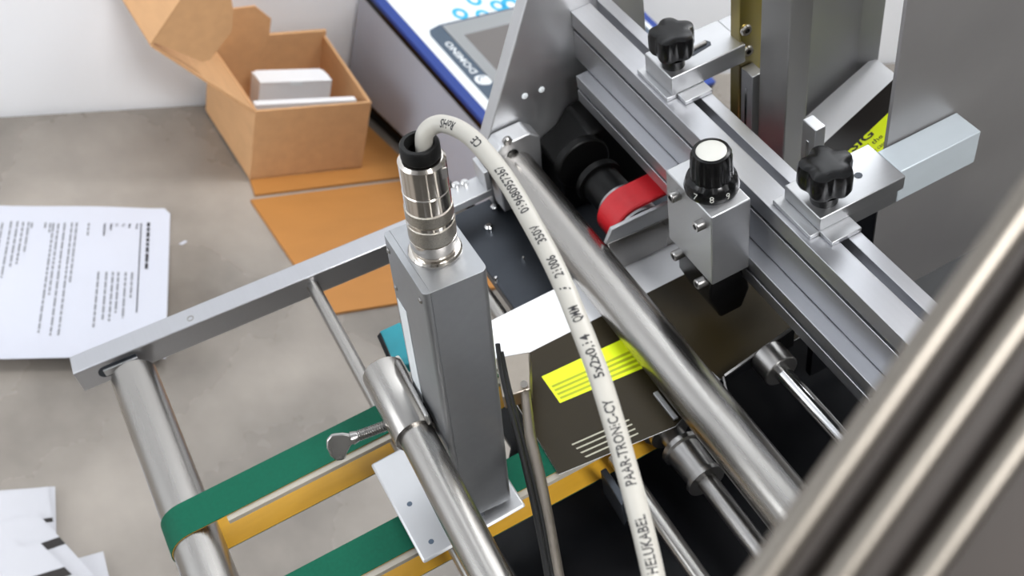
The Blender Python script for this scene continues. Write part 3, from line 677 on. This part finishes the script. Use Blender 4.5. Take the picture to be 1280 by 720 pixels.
part('plug', G().prism([mz(483, 450, 0.036), mz(498, 443, 0.036), mz(512, 468, 0.034), mz(498, 476, 0.034)], (0.001, 0.001, -0.006)), WHITEP, t, 0.0008, 'white plug')

# ------------------------------------------------------------------ strut in the right foreground, out of focus
def cw(u, v, dep): return RW @ (ray(u, v) * (dep / FPX)) + V((0, 0, H))
def strut_axis(u, v, dep):
    p = cw(u, v, dep); dd = RW @ V((0.578, -0.816, 0.0)); s = p.z / dd.z
    return p - dd * (s - 0.004), p + dd * 0.5, dd
t = thing('steel_strut', 'blurred slanting strut of three steel tubes in the right foreground', 'strut', tuple(strut_axis(1145, 585, 0.13)[0]), W)
for (u, dep, r) in ((1048, 0.131, 0.00195), (1143, 0.130, 0.0018), (1249, 0.130, 0.0018)):
    a_, b_, dd = strut_axis(u, 585, dep); part('tube', G().cyl(a_, b_, r, None, 32), PIPE, t)
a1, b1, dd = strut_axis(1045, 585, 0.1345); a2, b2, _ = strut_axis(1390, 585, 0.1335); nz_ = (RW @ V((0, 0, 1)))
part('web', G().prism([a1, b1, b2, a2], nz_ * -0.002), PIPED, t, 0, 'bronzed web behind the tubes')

# ------------------------------------------------------------------ things on the table
# cardboard boards
g = G().prism([V((0.2840, 0.932, 0)), V((0.472, 0.940, 0)), V((0.430, 1.075, 0)), V((0.290, 1.070, 0))], (0, 0, 0.003))
solo('cardboard_sheet', g, KRAFT2, 'orange brown cardboard sheet underneath the open box', 'sheet', (0.36, 1.0, 0), W, 0, 'flat cardboard sheets on the table')
g = G().prism([V((0.2775, 0.9250, 0)), V((0.470, 0.9335, 0)), V((0.505, 0.752, 0)), V((0.3085, 0.7475, 0))], (0, 0, 0.003))
solo('cardboard_sheet', g, KRAFT2, 'orange brown cardboard sheet lying in front of the open box', 'sheet', (0.39, 0.84, 0), W, 0, 'flat cardboard sheets on the table')

# open mailer box
t = thing('cardboard_box', 'open brown cardboard box with raised lid on orange brown cardboard', 'box', (0.34, 1.02, 0.003), W)
z0, z1 = 0.0032, 0.0915
FL, FR, BR_, BL_ = V((0.2845, 0.957, z0)), V((0.4100, 0.9600, z0)), V((0.3985, 1.094, z0)), V((0.2665, 1.086, z0))
upz = V((0, 0, z1 - z0)); th_ = 0.0028
def wallp(a, b, inn, hgt=1.0):
    i = V(inn) * th_; return G().hexa([a, b, b + i, a + i, a + upz * hgt, b + upz * hgt, b + i + upz * hgt, a + i + upz * hgt])
part('front_panel', wallp(FL, FR, (0, 1, 0)), CARTON, t, 0.0006)
part('back_panel', wallp(BL_, BR_, (0, -1.6, 0), 1.07), CARTON, t, 0.0008)
part('left_panel', wallp(FL + V((0, th_, 0)), BL_ - V((0, th_ * 1.6, 0)), (1, 0, 0)), CARTON, t, 0.0004)
part('right_panel', wallp(FR + V((0, th_, 0)), BR_ - V((0, th_ * 1.6, 0)), (-1.3, 0, 0)), CARTON, t, 0.0008)
part('bottom_panel', G().hexa([FL, FR, BR_, BL_] + [q + V((0, 0, 0.003)) for q in (FL, FR, BR_, BL_)]), CARTON, t)
hF, hB = FL + upz, BL_ + upz
L0 = wy(191, 56, 0.957); off = hB - hF; L1 = L0 + off
lidn = (L0 - hF).cross(off).normalized()
if lidn.z < 0: lidn = -lidn
ld = part('lid', G().prism([hF, hB, L1, L0], -lidn * 0.0026), CARTON, t)
ld_dir = (L0 - hF).normalized(); upd = lidn
N0 = wy(229, 0, 0.957); e_ = (N0 - L0).normalized(); N0 = L0 + e_ * 0.088; N1 = N0 + off
part('tuck_flap', G().prism([L0, L1, N1, N0], (e_.cross(off)).normalized() * 0.0026), CARTON, ld)
fl = [L0 + e_ * 0.003, wy(253, 77, 0.958), wy(263, 74, 0.959), wy(272, 63, 0.960), wy(290, 38, 0.960), wy(292, 14, 0.960), wy(287, -14, 0.958), N0 - e_ * 0.008]
part('ear_flap', G().prism(fl, (0, 0.0026, 0)), CARTON, ld)
yb_ = 1.070
fl = [wy(280, 15, yb_), wy(294, 11, yb_), wy(319, 8, yb_), wy(339, 24, yb_), wy(337, 42, yb_), wy(319, 92, yb_), wy(312, 118, yb_), wy(262, 98, yb_), wy(235, 70, yb_)]
part('ear_flap', G().prism(fl, (0, 0.0026, 0)), CARTON, ld)
# white cartons in the box
t = thing('white_carton', 'white tuck-top carton standing inside the open cardboard box', 'carton', (0.34, 1.03, 0.0065), W)
hz = 0.0905
a_, b_ = wz(325, 104, hz), wz(415, 101, hz); yv = V((-0.0035, 0.022, 0))
part('body', G().prism([V((q.x, q.y, 0.0065)) for q in (a_, b_, b_ + yv, a_ + yv)], (0, 0, hz - 0.0065)), WBOX, t, 0.0005)
pts = []
for s, o in ((0.0, -0.0005), (1.0, -0.0005), (1.0, 0.012), (0.985, 0.018), (0.95, 0.0225), (0.05, 0.0225), (0.015, 0.018), (0.0, 0.012)):
    pts.append(a_.lerp(b_, s) + V((0, 0, 0.0)) + yv.normalized() * o)
part('top_flap', G().prism(pts, (0, 0, 0.0012)), WBOX, t, 0.0003)
m_ = a_.lerp(b_, 0.5)
part('thumb_notch', G().prism([a_.lerp(b_, 0.42) + V((0, -0.0008, -0.004)), a_.lerp(b_, 0.58) + V((0, -0.0008, -0.004)), a_.lerp(b_, 0.58) + V((0, -0.0008, 0.0012)), a_.lerp(b_, 0.42) + V((0, -0.0008, 0.0012))], (0, 0.0006, 0)), PRWHITE, t)
a_, b_ = wz(319, 131, 0.088), wz(446, 125, 0.088); yv = V((-0.001, 0.0075, 0))
solo('white_carton', G().prism([V((q.x, q.y, 0.0065)) for q in (a_, b_, b_ + yv, a_ + yv)], (0, 0, 0.0815)), WBOX, 'thin white carton standing edge-up against the front of the open cardboard box', 'carton', (0.35, 0.966, 0.0065), W, 0.0006)

# printed sheet of paper
t = thing('paper_sheet', 'white printed A4 page lying on the table at the left edge', 'paper', (0.08, 0.83, 0), W)
O = V((0.1955, 0.9245, 0.0006)); ea = V((-0.983, 0.183, 0)).normalized(); eb = V((-0.215, -0.977, 0)).normalized()
def paper_p(a, b, off=0.0):
    z = 0.0006 + 0.0015 * math.sin(a * 22) ** 2 + 0.0022 * (b / 0.21) ** 2
    k = max(0, (b + 0.30 * (0.12 - a) * 0 - 0.168 + 0.05 * a)) / 0.05
    z += 0.009 * k * k
    if a < 0.014 and b < 0.014: z += 0.0015 * (1 - a / 0.014)
    return O + ea * a + eb * b + V((0, 0, z + off))
g = G(); NA, NB = 30, 24
def cnr(a, b):
    c = 0.006
    if a < c and b < c: a = max(a, c - b)
    return a, b
vs = [[g.v(paper_p(*cnr(0.297 * i / NA, 0.2155 * j / NB))) for j in range(NB + 1)] for i in range(NA + 1)]
for i in range(NA):
    for j in range(NB): g.f((vs[i][j], vs[i + 1][j], vs[i + 1][j + 1], vs[i][j + 1]))
part('page', g, PAPER, t, 0, None, 180)
g = G(); gb = G()
def inv_paper(u, v):
    p = wz(u, v, 0.002) - O; p.z = 0
    A2 = Matrix(((ea.x, eb.x), (ea.y, eb.y))); s = A2.inverted() @ V((p.x, p.y)); return s.x, s.y
def line_words(gr, a, b0, b1, ht, fill=0.9):
    b = b0
    while b < b1:
        wl = random.uniform(0.004, 0.013); e = min(b + wl, b1)
        gr.f([gr.v(paper_p(a, b, 0.0004)), gr.v(paper_p(a, e, 0.0004)), gr.v(paper_p(a - ht, e, 0.0004)), gr.v(paper_p(a - ht, b, 0.0004))])
        b = e + 0.0016
def pword(gr, txt, u, v, ht):
    a, b = inv_paper(u, v); bm, wd, hh = text_bm(txt, 0, True); s = ht / hh; mp = {}
    for q in bm.verts: mp[q] = gr.v(paper_p(a - q.co.y * s, b + q.co.x * s, 0.0004))
    for f in bm.faces: gr.f([mp[q] for q in f.verts])
    bm.free()
# heading rule
a, b = inv_paper(176, 279); a2, b2 = inv_paper(170, 392)
gb.f([gb.v(paper_p(a, b, 0.0005)), gb.v(paper_p(a2, b2, 0.0005)), gb.v(paper_p(a2 - 0.0010, b2, 0.0005)), gb.v(paper_p(a - 0.0010, b, 0.0005))])
a, b = inv_paper(184, 278); line_words(gb, a, b, b + 0.068, 0.0028)
for txt, u, v in (('From:', 170, 280), ('Sent:', 161, 280), ('To:', 153, 280), ('Cc:', 145, 280), ('Subject:', 138, 280), ('Attachments:', 130, 280)): pword(gb, txt, u, v, 0.0024)
for u, v, ln in ((164, 341, .035), (156, 341, .062), (147, 341, .055), (140, 341, .066), (132, 341, .064), (122, 341, .074)):
    a, b = inv_paper(u, v); line_words(g, a, b, min(b + ln, 0.185), 0.0018)
for u, v, ln in ((110, 280, .018), (95, 279, .085), (89, 279, .17), (80, 279, .172), (72, 280, .10), (66, 279, .15), (56, 278, .010), (62, 279, .014), (39, 278, .008), (35, 277, .045), (28, 277, .06), (21, 276, .065), (13, 276, .08), (2, 278, .06)):
    a, b = inv_paper(u, v); line_words(g, a, b, min(b + ln, 0.180), 0.0017)
part('faint_text', g, INKG, t); part('bold_text', gb, INK, t)

# pile of small printed cards at lower left
def small_card(label, tr, top_dir, right_dir, z, wid=0.085, hgt=0.075, band=None):
    o = wz(*tr, z); ex = V(top_dir).normalized(); ey = V(right_dir).normalized()
    t = thing('small_card', label, 'card', tuple(o + ex * wid / 2 + ey * hgt / 2), W, 'white cards piled at the lower left')
    part('card_sheet', G().prism([o, o + ex * wid, o + ex * wid + ey * hgt, o + ey * hgt], (0, 0, 0.0010)), CARDW, t)
    if band:
        b0, b1 = band; uo = V((0, 0, 0.0010)); part('black_band', G().prism([o + ey * b0 + uo, o + ex * wid + ey * b0 + uo, o + ex * wid + ey * b1 + uo, o + ey * b1 + uo], (0, 0, 0.0001)), BLKB, t, 0, 'black printed band')
    return t
def dirw(p, q, z): return wz(*q, z) - wz(*p, z)
zz = 0.004
small_card('white card lying lowest and farthest back in the lower left pile', (69, 609), dirw((69, 609), (0, 614), zz), dirw((69, 609), (70, 650), zz), zz)
small_card('white card second from the back in the lower left pile', (60, 609), dirw((60, 609), (0, 617), .006), dirw((60, 609), (66, 650), .006), 0.006, band=(0.0300, 0.0340))
small_card('white card with black band in the middle of the lower left pile', (45, 640), dirw((45, 640), (0, 655), .009), dirw((45, 640), (76, 674), .009), 0.009, band=(0.0305, 0.0385))
small_card('white card edge poking out at the left of the lower left pile', (18, 675), dirw((18, 675), (0, 682), .011), dirw((18, 675), (30, 690), .011), 0.011)
small_card('white card on top at the front of the lower left pile', (48, 677), dirw((48, 677), (0, 691), .013), dirw((48, 677), (82, 711), .013), 0.013, band=(0.031, 0.040))
small_card('single white card leaning out at the right of the lower left pile', (129, 690), dirw((129, 690), (104, 697), .003), dirw((129, 690), (136, 720), .003), 0.003, wid=0.022, hgt=0.05)
for u, v in ((228, 303),):
    solo('paper_scrap', G().prism([wz(224, 305, 0), wz(231, 301, 0), wz(234, 302, 0), wz(228, 306, 0)], (0, 0, 0.0006)), PAPER, 'tiny pale scrap on the table beside the printed page', 'scrap', tuple(wz(228, 303, 0)), W)

# ------------------------------------------------------------------ printer controller at the back
e = V((0.2845, -0.9486, -0.1386)).normalized(); ax = V((0.9578, 0.2873, 0)); pn = V((0.0398, -0.1327, 0.9903)).normalized(); p0 = V((0.4413, 1.0624, 0.1517))
t = thing('printer_controller', 'grey inkjet printer controller with blue edged white keypad behind the end plate', 'printer', (0.62, 0.97, 0.004), W)
def pf(a, b, o=0.0): return p0 + ax * a - e * b + pn * o
PW, TOP, BOT = 0.3185, 0.030, -0.245
def col(a, b, z): q = pf(a, b); return V((q.x, q.y, z))
k1, k2, k3, k4 = pf(0, TOP, -0.012), pf(PW, TOP, -0.012), pf(PW, BOT, -0.012), pf(0, BOT, -0.012)
dn = lambda q, z: V((q.x, q.y, z))
part('case', G().hexa([dn(k4, 0.022), dn(k3, 0.022), dn(k2, 0.022), dn(k1, 0.022), k4, k3, k2, k1]), PRGREY, t, 0.002)
inn = lambda q, s=0.006: dn(q + (pf(PW / 2, -0.11) - q).normalized() * s, 0)
part('plinth', G().hexa([dn(inn(q), 0.004) for q in (k4, k3, k2, k1)] + [dn(inn(q), 0.022) for q in (k4, k3, k2, k1)]), BLACKP, t)
for q in (k1, k2, k3, k4): part('foot', G().cyl(dn(inn(q, 0.03), 0.0), dn(inn(q, 0.03), 0.004), 0.008, None, 20), BLACKR, t)
def slab(nm, m, uv, o0, o1, par, label=None, bv=0): return part(nm, G().prism([pf(a, b, o0) for a, b in uv], pn * (o1 - o0)), m, par, bv, label)
slab('seam', BLACKP, [(-0.0015, BOT), (PW + .0015, BOT), (PW + .0015, TOP), (-0.0015, TOP)], -0.012, -0.0045, t)
slab('blue_border', BLUE, [(-0.002, BOT), (PW + .002, BOT), (PW + .002, TOP), (-0.002, TOP)], -0.0045, 0.0, t, 'blue raised border')
kp_ = slab('keypad', PRWHITE, [(0.0105, BOT + .01), (PW - .0105, BOT + .01), (PW - .0105, TOP - .01), (0.0105, TOP - .01)], 0.0, 0.0008, t, 'white keypad film')
bz = [(0.0235, -0.070), (0.0275, -0.0625), (0.043, -0.0585), (0.30, -0.0585), (0.30, -0.215), (0.045, -0.215), (0.0265, -0.203), (0.0235, -0.190)]
slab('bezel', SLATE, bz, 0.0008, 0.0018, t, 'slate blue bezel')
scr = slab('screen_frame', FRAMEG, [(0.045, -0.0620), (0.285, -0.0620), (0.285, -0.180), (0.045, -0.180)], 0.0018, 0.0030, t)
slab('screen', SCREEN, [(0.0605, -0.0830), (0.27, -0.0830), (0.27, -0.165), (0.0605, -0.165)], 0.0030, 0.0034, scr, 'dull brownish screen')
g = G(); text_on(g, 'DOMINO', pf(0.0385, -0.1375, 0.0020), pf(0, 1) - pf(0, 0), pf(-1, 0) - pf(0, 0), 0.052, 0.0085, True)
part('brand_lettering', g, PRWHITE, t)
g = G(); lo_ = []
for k in range(16):
    a = 2 * math.pi * k / 16; r = 0.0085 * (1 + 0.18 * math.cos(2 * a + 0.5)); lo_.append(pf(0.0365 + r * math.cos(a), -0.1500 + r * 1.05 * math.sin(a), 0.0018))
g.prism(lo_, pn * 0.0003); lg = part('round_logo', g, PRWHITE, t)
g = G()
for k in range(9):
    a0, a1 = 0.6 + k * 0.3, 0.6 + (k + 1) * 0.3
    g.f([g.v(pf(0.0365 + r * math.cos(a), -0.1500 + r * math.sin(a), 0.00225)) for r, a in ((0.0055, a0), (0.0055, a1), (0.0042, a1), (0.0042, a0))])
part('logo_swirl', g, SLATE, lg)
for (u, v) in ((575, 18), (604, 20), (622, 8), (639, 7), (592, 1)):
    d_ = RW @ ray(u, v); hit = d_ * ((p0 - V((0, 0, H))).dot(pn) / d_.dot(pn)) + V((0, 0, H)) - p0
    a, b = hit.dot(ax), hit.dot(-e); g = G(); R0 = 0.0095 if u not in (639,) else 0.0125
    ri, ro = R0 * 0.5, R0
    vi = [[g.v(pf(a + r * math.cos(2 * math.pi * k / 28), b + r * math.sin(2 * math.pi * k / 28), 0.0011)) for k in range(28)] for r in (ri, ro)]
    for k in range(28): g.f((vi[0][k], vi[0][(k + 1) % 28], vi[1][(k + 1) % 28], vi[1][k]))
    part('key_icon', g, CYAN, kp_)
